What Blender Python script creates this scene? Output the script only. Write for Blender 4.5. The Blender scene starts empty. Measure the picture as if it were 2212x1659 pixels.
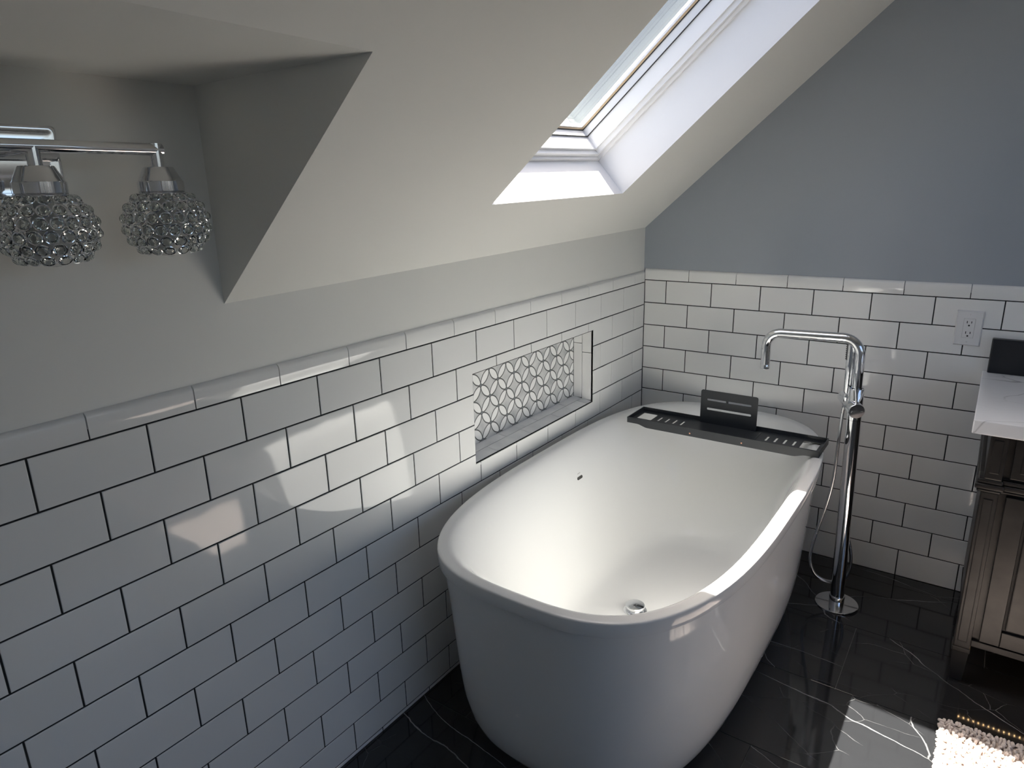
import bpy, bmesh, math, random
from mathutils import Vector, Matrix
random.seed(7)
scene = bpy.context.scene
col = scene.collection

# ------------------------------------------------------------------ camera
cam_d = bpy.data.cameras.new('camera'); cam = bpy.data.objects.new('camera', cam_d); col.objects.link(cam)
RIGHT = Vector((0.81566483, 0.57803019, -0.02391625))
DOWN = Vector((0.14078605, -0.23842253, -0.96090269))
FWD = Vector((-0.56113294, 0.78040746, -0.27585146))
M = Matrix((( RIGHT.x, -DOWN.x, -FWD.x), (RIGHT.y, -DOWN.y, -FWD.y), (RIGHT.z, -DOWN.z, -FWD.z))).to_4x4()
M.translation = (1.29077524, -2.83455388, 1.52536)
cam.matrix_world = M
cam_d.sensor_width = 36.0
cam_d.lens = 36.0 * 1469.63 / 2212.0
cam_d.clip_start = 0.02
scene.camera = cam

# ------------------------------------------------------------------ world, sun, exposure
SUN_DIR = Vector((0.307, -0.088, -0.945)).normalized()
world = bpy.data.worlds.new('world'); scene.world = world; world.use_nodes = True
wn = world.node_tree.nodes; wl = world.node_tree.links
bg = wn['Background']
sky = wn.new('ShaderNodeTexSky'); sky.sky_type = 'NISHITA'; sky.sun_disc = False
sky.sun_elevation = math.radians(71); sky.sun_rotation = math.radians(-68)
sky.air_density = 0.8; sky.dust_density = 5.0; sky.ozone_density = 1.0
wl.new(sky.outputs[0], bg.inputs[0]); bg.inputs[1].default_value = 0.42
sun_d = bpy.data.lights.new('sun', 'SUN'); sun_d.energy = 28.0; sun_d.angle = math.radians(0.53)
sun_d.color = (1.0, 0.955, 0.89)
sun = bpy.data.objects.new('sun', sun_d); col.objects.link(sun)
sun.rotation_euler = SUN_DIR.to_track_quat('-Z', 'Y').to_euler(); sun.location = (-2, 1, 6)
scene.view_settings.view_transform = 'Standard'; scene.view_settings.look = 'None'
scene.view_settings.gamma = 1.0; scene.view_settings.exposure = 0.80
scene.view_settings.use_curve_mapping = False
cy = scene.cycles
cy.max_bounces = 14; cy.diffuse_bounces = 8; cy.glossy_bounces = 6; cy.transmission_bounces = 10; cy.transparent_max_bounces = 12
cy.sample_clamp_indirect = 12.0; cy.blur_glossy = 0.05
cy.caustics_refractive = False; cy.caustics_reflective = True

# ------------------------------------------------------------------ materials
MATS = {}
def nodes_of(m): return m.node_tree.nodes, m.node_tree.links
def principled(name, color, rough=0.5, metal=0.0, spec=0.5, coat=0.0):
    m = bpy.data.materials.new(name); m.use_nodes = True
    b = m.node_tree.nodes['Principled BSDF']
    b.inputs['Base Color'].default_value = (*color, 1); b.inputs['Roughness'].default_value = rough
    b.inputs['Metallic'].default_value = metal; b.inputs['Specular IOR Level'].default_value = spec
    b.inputs['Coat Weight'].default_value = coat
    MATS[name] = m; return m
def bump(m, scale, strength, dist=0.001, detail=3, coord='Object'):
    n, l = nodes_of(m); b = n['Principled BSDF']
    tc = n.new('ShaderNodeTexCoord'); no = n.new('ShaderNodeTexNoise'); no.inputs['Scale'].default_value = scale; no.inputs['Detail'].default_value = detail
    bp = n.new('ShaderNodeBump'); bp.inputs['Strength'].default_value = strength; bp.inputs['Distance'].default_value = dist
    l.new(tc.outputs[coord], no.inputs['Vector']); l.new(no.outputs['Fac'], bp.inputs['Height']); l.new(bp.outputs['Normal'], b.inputs['Normal'])
def tint_noise(m, c0, c1, scale, detail=4, coord='Object', rand=False):
    n, l = nodes_of(m); b = n['Principled BSDF']
    tc = n.new('ShaderNodeTexCoord'); no = n.new('ShaderNodeTexNoise'); no.inputs['Scale'].default_value = scale; no.inputs['Detail'].default_value = detail
    r = n.new('ShaderNodeValToRGB'); r.color_ramp.elements[0].position = .35; r.color_ramp.elements[1].position = .68
    r.color_ramp.elements[0].color = (*c0, 1); r.color_ramp.elements[1].color = (*c1, 1)
    vec = tc.outputs[coord]
    if rand:
        oi = n.new('ShaderNodeObjectInfo'); mm = n.new('ShaderNodeMath'); mm.operation = 'MULTIPLY'; mm.inputs[1].default_value = 50
        ad = n.new('ShaderNodeVectorMath'); ad.operation = 'ADD'
        l.new(oi.outputs['Random'], mm.inputs[0]); l.new(vec, ad.inputs[0]); l.new(mm.outputs[0], ad.inputs[1]); vec = ad.outputs[0]
    l.new(vec, no.inputs['Vector']); l.new(no.outputs['Fac'], r.inputs['Fac']); l.new(r.outputs['Color'], b.inputs['Base Color'])

def paint(name, c, rough=0.55):
    m = principled(name, c, rough, spec=0.35); bump(m, 260, 0.06, 0.0006, 2); return m
paint('white_paint', (0.77, 0.765, 0.73))
paint('blue_grey_paint', (0.335, 0.368, 0.405), 0.5)
paint('reveal_paint', (0.82, 0.82, 0.83), 0.5)
principled('frame_white', (0.84, 0.84, 0.84), 0.35)
principled('aluminium', (0.40, 0.42, 0.41), 0.45)
principled('gasket', (0.03, 0.03, 0.03), 0.6)
m = principled('pine', (0.62, 0.47, 0.30), 0.5)
# glazed wall tile: tiny brightness differences between tiles, faintly wavy glaze
m = principled('white_tile', (0.80, 0.80, 0.785), 0.06, spec=0.5)
n, l = nodes_of(m); b = n['Principled BSDF']
oi = n.new('ShaderNodeObjectInfo'); mr = n.new('ShaderNodeMapRange'); mr.inputs['To Min'].default_value = 0.96; mr.inputs['To Max'].default_value = 1.0
mx = n.new('ShaderNodeVectorMath'); mx.operation = 'SCALE'; mx.inputs[0].default_value = (0.80, 0.80, 0.785)
l.new(oi.outputs['Random'], mr.inputs['Value']); l.new(mr.outputs[0], mx.inputs['Scale']); l.new(mx.outputs[0], b.inputs['Base Color'])
bump(m, 9, 0.10, 0.004, 1)
principled('dark_grout', (0.028, 0.028, 0.028), 0.9, spec=0.1)
principled('floor_grout', (0.16, 0.16, 0.16), 0.8, spec=0.2)
principled('acrylic', (0.67, 0.675, 0.67), 0.06, spec=0.27)
principled('chrome', (0.80, 0.81, 0.83), 0.045, metal=1.0)
principled('steel_hose', (0.62, 0.63, 0.65), 0.22, metal=1.0)
m = principled('tray_black', (0.022, 0.025, 0.029), 0.42, spec=0.45)
principled('copper', (0.85, 0.45, 0.30), 0.25, metal=1.0)
principled('black_slot', (0.006, 0.006, 0.006), 0.6)
principled('overflow_dark', (0.05, 0.05, 0.045), 0.4)
principled('mark_grey', (0.42, 0.42, 0.41), 0.5)
principled('rubber_grey', (0.05, 0.05, 0.055), 0.6)
principled('outlet_plastic', (0.72, 0.72, 0.72), 0.3)
principled('backsplash_black', (0.012, 0.013, 0.016), 0.35)
principled('mosaic_white', (0.84, 0.84, 0.83), 0.18)
m = principled('mosaic_marble', (0.6, 0.6, 0.6), 0.22); tint_noise(m, (0.46, 0.47, 0.48), (0.70, 0.70, 0.69), 14, 6, rand=True)
m = principled('mosaic_dot', (0.20, 0.21, 0.22), 0.25)
principled('mosaic_grout', (0.12, 0.125, 0.125), 0.9, spec=0.1)
m = principled('sill_marble', (0.6, 0.6, 0.6), 0.16); tint_noise(m, (0.62, 0.63, 0.65), (0.80, 0.80, 0.80), 9, 6, rand=True)
m = principled('vanity_wood', (0.06, 0.05, 0.042), 0.38, spec=0.4); tint_noise(m, (0.014, 0.0125, 0.0115), (0.030, 0.0265, 0.024), 22, 5)
principled('glaze_dark', (0.008, 0.007, 0.007), 0.6)
m = principled('rug_pile', (0.66, 0.585, 0.545), 0.95, spec=0.05)
principled('rug_base', (0.45, 0.38, 0.34), 0.95, spec=0.05)
principled('bulb_glass', (0.70, 0.70, 0.67), 0.15)
# crystal
m = bpy.data.materials.new('crystal'); m.use_nodes = True; MATS['crystal'] = m
n, l = nodes_of(m); n.clear()
o = n.new('ShaderNodeOutputMaterial'); g = n.new('ShaderNodeBsdfGlass'); g.inputs['IOR'].default_value = 1.5; g.inputs['Roughness'].default_value = 0.0
g.inputs['Color'].default_value = (0.93, 0.94, 0.93, 1); l.new(g.outputs[0], o.inputs[0])
# window pane: transmits straight through, mirrors by Fresnel
m = bpy.data.materials.new('pane_glass'); m.use_nodes = True; MATS['pane_glass'] = m
n, l = nodes_of(m); n.clear()
o = n.new('ShaderNodeOutputMaterial'); mix = n.new('ShaderNodeMixShader'); lw_ = n.new('ShaderNodeLayerWeight'); lw_.inputs['Blend'].default_value = 0.5
pw_ = n.new('ShaderNodeMath'); pw_.operation = 'POWER'; pw_.inputs[1].default_value = 5.0; l.new(lw_.outputs['Facing'], pw_.inputs[0])
fr = n.new('ShaderNodeMath'); fr.operation = 'MULTIPLY_ADD'; fr.inputs[1].default_value = 0.96; fr.inputs[2].default_value = 0.04; l.new(pw_.outputs[0], fr.inputs[0])
tr = n.new('ShaderNodeBsdfTransparent'); tr.inputs['Color'].default_value = (0.825, 0.83, 0.825, 1)
gl = n.new('ShaderNodeBsdfGlossy'); gl.inputs['Roughness'].default_value = 0.0; gl.inputs['Color'].default_value = (0.95, 0.95, 0.95, 1)
l.new(fr.outputs[0], mix.inputs[0]); l.new(tr.outputs[0], mix.inputs[1]); l.new(gl.outputs[0], mix.inputs[2]); l.new(mix.outputs[0], o.inputs[0])
# warm led
m = bpy.data.materials.new('led_warm'); m.use_nodes = True; MATS['led_warm'] = m
n, l = nodes_of(m); n.clear()
o = n.new('ShaderNodeOutputMaterial'); e = n.new('ShaderNodeEmission'); e.inputs['Color'].default_value = (1, 0.62, 0.28, 1); e.inputs['Strength'].default_value = 28.0
l.new(e.outputs[0], o.inputs[0])

def veined(name, base, vein, scale, width, rough, mask=(0.45, 0.62), fine=0.35, stretch=(1, 1.7, 1)):
    m = principled(name, base, rough, spec=0.7)
    n, l = nodes_of(m); b = n['Principled BSDF']
    tc = n.new('ShaderNodeTexCoord'); oi = n.new('ShaderNodeObjectInfo')
    mul = n.new('ShaderNodeMath'); mul.operation = 'MULTIPLY'; mul.inputs[1].default_value = 37.0
    ad = n.new('ShaderNodeVectorMath'); ad.operation = 'ADD'
    l.new(oi.outputs['Random'], mul.inputs[0]); l.new(tc.outputs['Object'], ad.inputs[0]); l.new(mul.outputs[0], ad.inputs[1])
    mp = n.new('ShaderNodeMapping'); mp.inputs['Rotation'].default_value = (0, 0, math.radians(35)); mp.inputs['Scale'].default_value = stretch
    l.new(ad.outputs[0], mp.inputs['Vector'])
    ns = n.new('ShaderNodeTexNoise'); ns.inputs['Scale'].default_value = 2.6; ns.inputs['Detail'].default_value = 7; ns.inputs['Roughness'].default_value = 0.45
    l.new(mp.outputs[0], ns.inputs['Vector'])
    sc = n.new('ShaderNodeVectorMath'); sc.operation = 'SCALE'; sc.inputs['Scale'].default_value = 0.16
    l.new(ns.outputs['Color'], sc.inputs[0])
    ad2 = n.new('ShaderNodeVectorMath'); ad2.operation = 'ADD'; l.new(mp.outputs[0], ad2.inputs[0]); l.new(sc.outputs[0], ad2.inputs[1])
    tot = None
    for k, (s, w, amp, mk) in enumerate(((scale, width, 1.0, mask), (scale * 2.7, width * 1.3, fine, (mask[0] + .06, mask[1] + .08)))):
        vo = n.new('ShaderNodeTexVoronoi'); vo.feature = 'DISTANCE_TO_EDGE'; vo.inputs['Scale'].default_value = s
        l.new(ad2.outputs[0], vo.inputs['Vector'])
        r = n.new('ShaderNodeMapRange'); r.interpolation_type = 'SMOOTHSTEP'
        r.inputs['From Min'].default_value = 0.0; r.inputs['From Max'].default_value = w
        r.inputs['To Min'].default_value = 1.0; r.inputs['To Max'].default_value = 0.0
        l.new(vo.outputs['Distance'], r.inputs['Value'])
        nm = n.new('ShaderNodeTexNoise'); nm.inputs['Scale'].default_value = 2.3 + 2 * k; nm.inputs['Detail'].default_value = 3
        l.new(ad.outputs[0], nm.inputs['Vector'])
        r2 = n.new('ShaderNodeMapRange'); r2.inputs['From Min'].default_value = mk[0]; r2.inputs['From Max'].default_value = mk[1]
        l.new(nm.outputs['Fac'], r2.inputs['Value'])
        mu = n.new('ShaderNodeMath'); mu.operation = 'MULTIPLY'; l.new(r.outputs[0], mu.inputs[0]); l.new(r2.outputs[0], mu.inputs[1])
        mu2 = n.new('ShaderNodeMath'); mu2.operation = 'MULTIPLY'; mu2.inputs[1].default_value = amp; l.new(mu.outputs[0], mu2.inputs[0])
        if tot is None: tot = mu2
        else:
            a = n.new('ShaderNodeMath'); a.operation = 'MAXIMUM'; l.new(tot.outputs[0], a.inputs[0]); l.new(mu2.outputs[0], a.inputs[1]); tot = a
    mc = n.new('ShaderNodeMix'); mc.data_type = 'RGBA'
    mc.inputs[6].default_value = (*base, 1); mc.inputs[7].default_value = (*vein, 1)
    l.new(tot.outputs[0], mc.inputs[0]); l.new(mc.outputs[2], b.inputs['Base Color'])
    return m
veined('black_marble', (0.018, 0.0185, 0.020), (0.30, 0.30, 0.30), 1.5, 0.0042, 0.07, mask=(0.40, 0.58), fine=0.55)
veined('quartz', (0.82, 0.825, 0.84), (0.33, 0.33, 0.34), 2.6, 0.010, 0.10, mask=(0.5, 0.66), fine=0.2)

# ------------------------------------------------------------------ mesh helpers
ORG = {}
class MB:
    def __init__(s): s.v = []; s.f = []; s.mi = []; s.cur = 0
    def add(s, vs, fs):
        b = len(s.v); s.v += [tuple(v) for v in vs]; s.f += [tuple(b + i for i in f) for f in fs]; s.mi += [s.cur] * len(fs); return s
    def box(s, x0, x1, y0, y1, z0, z1):
        return s.add([(x0,y0,z0),(x1,y0,z0),(x1,y1,z0),(x0,y1,z0),(x0,y0,z1),(x1,y0,z1),(x1,y1,z1),(x0,y1,z1)],
                     [(0,3,2,1),(4,5,6,7),(0,1,5,4),(1,2,6,5),(2,3,7,6),(3,0,4,7)])
    def bbox(s, x0, x1, y0, y1, z0, z1, bev=0.002, seg=2):
        bm = bmesh.new(); bmesh.ops.create_cube(bm, size=1.0)
        for v in bm.verts: v.co = Vector(((x0+x1)/2 + v.co.x*(x1-x0), (y0+y1)/2 + v.co.y*(y1-y0), (z0+z1)/2 + v.co.z*(z1-z0)))
        bmesh.ops.bevel(bm, geom=list(bm.edges), offset=bev, segments=seg, profile=0.6, affect='EDGES')
        return s.from_bm(bm)
    def from_bm(s, bm):
        bm.verts.index_update(); s.add([v.co[:] for v in bm.verts], [[v.index for v in f.verts] for f in bm.faces]); bm.free(); return s
    def quad(s, *p): return s.add(p, [tuple(range(len(p)))])
    def tube(s, path, radii, seg=16, cap=True):
        path = [Vector(p) for p in path]; N = len(path)
        if not isinstance(radii, (list, tuple)): radii = [radii] * N
        t0 = (path[1] - path[0]).normalized(); up = Vector((0,0,1)) if abs(t0.z) < .9 else Vector((1,0,0))
        nx = t0.cross(up).normalized(); vs = []; fs = []; prev = t0
        for i, p in enumerate(path):
            t = ((path[min(i+1,N-1)] - path[max(i-1,0)])).normalized()
            q = prev.rotation_difference(t); nx = (q @ nx).normalized(); ny = t.cross(nx).normalized(); prev = t
            for k in range(seg):
                a = 2*math.pi*k/seg; vs.append(p + (nx*math.cos(a) + ny*math.sin(a))*radii[i])
        for i in range(N-1):
            for k in range(seg):
                k2 = (k+1) % seg; fs.append((i*seg+k, i*seg+k2, (i+1)*seg+k2, (i+1)*seg+k))
        if cap: fs.append(tuple(reversed(range(seg)))); fs.append(tuple((N-1)*seg+k for k in range(seg)))
        return s.add(vs, fs)
    def lathe(s, c, prof, seg=32, axis=None):
        # prof: list of (r, h) along axis from c
        ax = Vector(axis or (0,0,1)).normalized(); q = Vector((0,0,1)).rotation_difference(ax); vs = []; fs = []; c = Vector(c)
        for r, h in prof:
            for k in range(seg):
                a = 2*math.pi*k/seg; vs.append(c + q @ Vector((r*math.cos(a), r*math.sin(a), h)))
        for i in range(len(prof)-1):
            for k in range(seg):
                k2 = (k+1) % seg; fs.append((i*seg+k, i*seg+k2, (i+1)*seg+k2, (i+1)*seg+k))
        if prof[0][0] > 1e-6: fs.append(tuple(reversed(range(seg))))
        if prof[-1][0] > 1e-6: fs.append(tuple((len(prof)-1)*seg+k for k in range(seg)))
        return s.add(vs, fs)
    def mesh(s, name, mats, smooth=None, origin=(0,0,0), fix=True):
        o = Vector(origin); me = bpy.data.meshes.new(name)
        me.from_pydata([tuple(Vector(v) - o) for v in s.v], [], s.f)
        for mt in (mats if isinstance(mats, (list, tuple)) else [mats]): me.materials.append(MATS[mt])
        me.polygons.foreach_set('material_index', s.mi)
        bm = bmesh.new(); bm.from_mesh(me)
        bmesh.ops.remove_doubles(bm, verts=bm.verts, dist=1e-6)
        if fix: bmesh.ops.recalc_face_normals(bm, faces=bm.faces)
        bm.to_mesh(me); bm.free()
        if smooth is not None:
            me.polygons.foreach_set('use_smooth', [True]*len(me.polygons)); me.set_sharp_from_angle(angle=math.radians(smooth))
        me.update(); return me
    def build(s, name, mats, parent=None, smooth=None, origin=None, fix=True):
        po = ORG.get(parent.name, Vector((0,0,0))) if parent else Vector((0,0,0))
        org = Vector(origin) if origin is not None else (po if parent else Vector((0,0,0)))
        me = s.mesh(name, mats, smooth, org, fix)
        return link(name, me, parent, org)
def link(name, me, parent=None, org=(0,0,0), rot=None):
    ob = bpy.data.objects.new(name, me); col.objects.link(ob)
    org = Vector(org)
    po = ORG.get(parent.name, Vector((0,0,0))) if parent else Vector((0,0,0))
    ob.location = org - po
    if parent: ob.parent = parent
    if rot: ob.rotation_euler = rot
    ORG[ob.name] = org
    return ob
def thing(name, label, cat, loc, group=None, kind=None):
    o = bpy.data.objects.new(name, None); col.objects.link(o); o.location = loc; o.empty_display_size = .05
    ORG[o.name] = Vector(loc); return tag(o, label, cat, group, kind)
def tag(o, label, cat, group=None, kind=None):
    o['label'] = label; o['category'] = cat
    if group: o['group'] = group
    if kind: o['kind'] = kind
    return o
def struct(o, label, cat): return tag(o, label, cat, None, 'structure')
def shape_mesh(outer, holes, thick, bevel=0.0, res=1):
    """flat plate in xy with holes, thickness along z centred on 0"""
    cu = bpy.data.curves.new('plate', 'CURVE'); cu.dimensions = '2D'; cu.fill_mode = 'BOTH'; cu.extrude = thick/2 - bevel; cu.bevel_depth = bevel; cu.bevel_resolution = res
    cu.offset = -bevel
    for loop in [outer] + list(holes):
        sp = cu.splines.new('POLY'); sp.points.add(len(loop)-1); sp.use_cyclic_u = True
        for p, q in zip(sp.points, loop): p.co = (q[0], q[1], 0, 1)
    ob = bpy.data.objects.new('plate', cu); col.objects.link(ob)
    dg = bpy.context.evaluated_depsgraph_get(); me = bpy.data.meshes.new_from_object(ob.evaluated_get(dg))
    bpy.data.objects.remove(ob); bpy.data.curves.remove(cu)
    vs = [v.co.copy() for v in me.vertices]; fs = [tuple(p.vertices) for p in me.polygons]; bpy.data.meshes.remove(me)
    return vs, fs
def rrect(x0, x1, y0, y1, r, k=5):
    pts = []
    for cx_, cy_, a0 in ((x1-r, y0+r, -90), (x1-r, y1-r, 0), (x0+r, y1-r, 90), (x0+r, y0+r, 180)):
        for i in range(k+1):
            a = math.radians(a0 + 90*i/k); pts.append((cx_ + r*math.cos(a), cy_ + r*math.sin(a)))
    return pts
def smooth_path(pts, per=8):
    pts = [Vector(p) for p in pts]; out = []
    for i in range(len(pts)-1):
        p0 = pts[max(i-1,0)]; p1 = pts[i]; p2 = pts[i+1]; p3 = pts[min(i+2,len(pts)-1)]
        for k in range(per):
            t = k/per
            out.append(0.5*((2*p1) + (p2-p0)*t + (2*p0-5*p1+4*p2-p3)*t*t + (3*p1-p0-3*p2+p3)*t**3))
    out.append(pts[-1]); return out

# ------------------------------------------------------------------ dimensions
W = 0.2035; H = 0.100686
ZG = 1.11955; ZL = 1.1088          # underside of the cap course on gable / left wall
RX, RY, CZ = 3.2, -3.8, 2.45       # room extent
SA = 0.858; SB = 0.018; SC = 1.355 # sloped ceiling: z = SA x + SB y + SC
def zs(x, y): return SA*x + SB*y + SC
def xs(z, y): return (z - SC - SB*y) / SA
DY0, DY1, DZ = -2.04, -3.2, 1.728  # dormer recess
SX0, SX1, SY0, SY1 = 0.182, 1.17, -0.604, -1.363   # skylight opening
NY0, NY1, NZ0, NZ1, ND = -0.473, -1.246, 0.675, 0.972, 0.092   # niche

# ------------------------------------------------------------------ room shell
# left wall (painted part behind and above the tiles)
PW = -0.009
wl_ = MB()
def lw(y0, y1, z0, z1): wl_.quad((PW,y0,z0),(PW,y0,z1),(PW,y1,z1),(PW,y1,z0))
lw(0.01, RY, -0.01, NZ0); lw(0.01, NY0, NZ0, NZ1); lw(NY1, RY, NZ0, NZ1); lw(0.01, RY, NZ1, 1.25)
wl_.quad((PW,0.01,1.25),(PW,0.01,1.362),(PW,DY0,zs(PW,DY0)),(PW,DY0,1.25))
lw(DY0, DY1, 1.25, DZ)
wl_.quad((PW,DY1,1.25),(PW,DY1,zs(PW,DY1)),(PW,RY,zs(PW,RY)),(PW,RY,1.25))
wall_left = struct(wl_.build('wall_left', 'white_paint', fix=False), 'white knee wall with glossy white brick-laid tiles and a recessed mosaic niche', 'wall')
g = MB()
def gl_(u0, u1, z0, z1): g.box(-0.009, -0.0022, -u1, -u0, z0, z1)
gl_(0, 3.80, 0, NZ0); gl_(0, -NY0, NZ0, NZ1); gl_(-NY1, 3.80, NZ0, NZ1); gl_(0, 3.80, NZ1, ZL+.02)
g.build('grout', 'dark_grout', wall_left)
# gable wall
gw = MB(); gw.quad((-0.02,0.009,-0.01),(RX,0.009,-0.01),(RX,0.009,CZ),(xs(CZ,0),0.009,CZ),(-0.02,0.009,zs(-0.02,0)))
wall_gable = struct(gw.build('wall_gable', 'blue_grey_paint', fix=False), 'blue-grey painted gable wall above a white tile wainscot', 'wall')
g = MB(); g.box(0, RX, 0.0022, 0.009, 0, ZG+.02); g.build('grout', 'dark_grout', wall_gable)
# back wall and right wall with its window hole
bw = MB(); bw.quad((-0.02,RY,-0.01),(-0.02,RY,zs(-0.02,RY)),(xs(CZ,RY),RY,CZ),(RX,RY,CZ),(RX,RY,-0.01))
struct(bw.build('wall_back', 'white_paint', fix=False), 'plain white painted wall opposite the gable', 'wall')
W2 = (-3.50, -0.90, 0.80, 2.20)
rw = MB()
for a, b_, c, d in ((0.01,RY,-0.01,W2[2]),(0.01,W2[1],W2[2],W2[3]),(W2[0],RY,W2[2],W2[3]),(0.01,RY,W2[3],CZ)):
    rw.quad((RX,a,c),(RX,b_,c),(RX,b_,d),(RX,a,d))
struct(rw.build('wall_right', 'white_paint', fix=False), 'plain white painted wall facing the knee wall, with a window', 'wall')
# ceiling: slope with skylight and dormer cut out, flat part beyond
ce = MB()
def sl(x0, x1, y0, y1):
    f = lambda x, y: (x(y) if callable(x) else x)
    p = [(f(x0,y0),y0),(f(x1,y0),y0),(f(x1,y1),y1),(f(x0,y1),y1)]
    ce.quad(*[(x, y, zs(x, y)) for x, y in p])
top = lambda y: xs(CZ, y)
dor = lambda y: xs(DZ, y)
sl(-0.02, top, 0.01, SY0); sl(-0.02, SX0, SY0, SY1); sl(SX1, top, SY0, SY1); sl(-0.02, top, SY1, DY0); sl(dor, top, DY0, DY1); sl(-0.02, top, DY1, RY)
ce.quad((top(0.01),0.01,CZ),(RX,0.01,CZ),(RX,RY,CZ),(top(RY),RY,CZ))
ceiling = struct(ce.build('ceiling', 'white_paint', fix=False), 'white sloped attic ceiling with a skylight shaft and a dormer recess', 'ceiling')
ds = MB(); ds.quad((-0.02,DY0,DZ),(dor(DY0),DY0,DZ),(dor(DY1),DY1,DZ),(-0.02,DY1,DZ)); ds.build('dormer_soffit', 'white_paint', ceiling, fix=False)
for y, nm in ((DY0,'dormer_cheek'),(DY1,'dormer_cheek')):
    d = MB(); d.quad((PW,y,zs(PW,y)),(dor(y),y,DZ),(PW,y,DZ)); d.build(nm, 'white_paint', ceiling, fix=False)

# ------------------------------------------------------------------ floor tiles
fb = MB(); fb.quad((-0.02,0.01,-0.0022),(RX,0.01,-0.0022),(RX,RY,-0.0022),(-0.02,RY,-0.0022))
floor = struct(fb.build('floor', 'floor_grout', fix=False), 'polished black marble tile floor with thin white veins', 'floor')
def poly_tile(poly, depth, bev):
    """rectilinear polygon (ccw, u v) -> bevelled slab, back at w=-depth, front at w=0"""
    N = len(poly); vs = []; fs = []
    def off(d):
        out = []
        for i in range(N):
            p0 = Vector(poly[i-1]); p1 = Vector(poly[i]); p2 = Vector(poly[(i+1) % N])
            e1 = (p1-p0).normalized(); e2 = (p2-p1).normalized()
            out.append(p1 + Vector((-e1.y, e1.x))*d + Vector((-e2.y, e2.x))*d)
        return out
    for d, w in ((0,-depth),(0,-bev),(bev*.35,-bev*.3),(bev,0)):
        vs += [(p.x, p.y, w) for p in off(d)]
    for r in range(3):
        for i in range(N):
            j = (i+1) % N; fs.append((r*N+i, r*N+j, (r+1)*N+j, (r+1)*N+i))
    fs.append(tuple(3*N+i for i in range(N)))
    return vs, fs
TILE_CACHE = {}
def tile_mesh(poly, mapf, mat, depth=0.007, bev=0.0013, key=''):
    k = (key, tuple((round(a,5), round(b,5)) for a, b in poly))
    if k not in TILE_CACHE:
        vs, fs = poly_tile(poly, depth, bev); mb = MB(); mb.add([mapf(*v) for v in vs], fs); TILE_CACHE[k] = mb.mesh('tile', mat)
    return TILE_CACHE[k]
def place_tile(poly, mapf, mat, parent, key, depth=0.007, bev=0.0013, name='tile', jit=0.0016):
    us = [p[0] for p in poly]; vs = [p[1] for p in poly]; cu = (min(us)+max(us))/2; cv = (min(vs)+max(vs))/2
    me = tile_mesh([(a-cu, b-cv) for a, b in poly], mapf, mat, depth, bev, key)
    base = Vector(mapf(cu, cv, 0)); 
    ob = link(name, me, parent, base)
    ob.rotation_euler = [random.uniform(-jit, jit) for _ in range(3)] if jit else (0,0,0)
    return ob
fmap = lambda u, v, w: (u, -v, w)
FR = [0.0, 0.085] + [0.452 + 0.3675*i for i in range(10)]
FJ = [0.69, 1.431, 1.055, 0.70, 0.907, 0.43, 1.18, 0.62, 0.95, 0.35, 0.7]
for i in range(len(FR)-1):
    v0, v1 = FR[i], min(FR[i+1], -RY)
    if v0 >= -RY: break
    j = FJ[i] % 0.74; xsj = [0.0] + ([j] if j > 0.03 else [])
    while xsj[-1] + 0.74 < RX: xsj.append(xsj[-1] + 0.74 if len(xsj) > 1 or j <= 0.03 else j)
    xsj.append(RX)
    for a, b_ in zip(xsj[:-1], xsj[1:]):
        gp = 0.0011
        if b_ - a < 0.01: continue
        place_tile([(a+gp, v0+gp), (b_-gp, v0+gp), (b_-gp, v1-gp), (a+gp, v1-gp)], fmap, 'black_marble', floor, 'fl', 0.008, 0.0004, 'floor_tile', 0)

# ------------------------------------------------------------------ wall tiles
GAP = 0.0018
lmap = lambda u, v, w: (w, -u, v)
gmap = lambda u, v, w: (u, -w, v)
def rect(u0, u1, v0, v1): return [(u0,v0),(u1,v0),(u1,v1),(u0,v1)]
def cut(u0, u1, v0, v1, N):
    n0, n1, m0, m1 = N
    if u1 <= n0 or u0 >= n1 or v1 <= m0 or v0 >= m1: return [rect(u0,u1,v0,v1)]
    fu0, fu1, fv0, fv1 = u0 >= n0, u1 <= n1, v0 >= m0, v1 <= m1
    if fu0 and fu1 and fv0 and fv1: return []
    if fu0 and fu1:
        out = []
        if not fv0: out.append(rect(u0,u1,v0,m0))
        if not fv1: out.append(rect(u0,u1,m1,v1))
        return out
    if fv0 and fv1:
        out = []
        if not fu0: out.append(rect(u0,n0,v0,v1))
        if not fu1: out.append(rect(n1,u1,v0,v1))
        return out
    if not fu0 and fu1:
        return [[(u0,v0),(u1,v0),(u1,m0),(n0,m0),(n0,v1),(u0,v1)]] if not fv0 else [[(u0,v0),(n0,v0),(n0,m1),(u1,m1),(u1,v1),(u0,v1)]]
    return [[(u0,v0),(u1,v0),(u1,v1),(n1,v1),(n1,m0),(u0,m0)]] if not fv0 else [[(n1,v0),(u1,v0),(u1,v1),(u0,v1),(u0,m1),(n1,m1)]]
NICHE = (-NY0-.0022, -NY1+.0022, NZ0-.0022, NZ1+.0022)
def joints(first, lim):
    js = [0.0]; k = first
    while k < lim - 0.01:
        if k > 0.004: js.append(k)
        k += W
    js.append(lim); return js
for r in range(12):                                            # left wall
    zt = ZL - r*H; zb = zt - H
    if r == 10: zb = 0.0115
    if r == 11: zt, zb = 0.0115, 0.0
    js = joints((0.0114 + (0.0 if r % 2 == 0 else 0.5))*W + (W if r % 2 == 0 else 0), 3.80)
    for a, b_ in zip(js[:-1], js[1:]):
        for poly in cut(a+GAP, b_-GAP, zb+(GAP if zb > 0 else 0), zt-GAP, NICHE):
            place_tile(poly, lmap, 'white_tile', wall_left, 'l')
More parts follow.
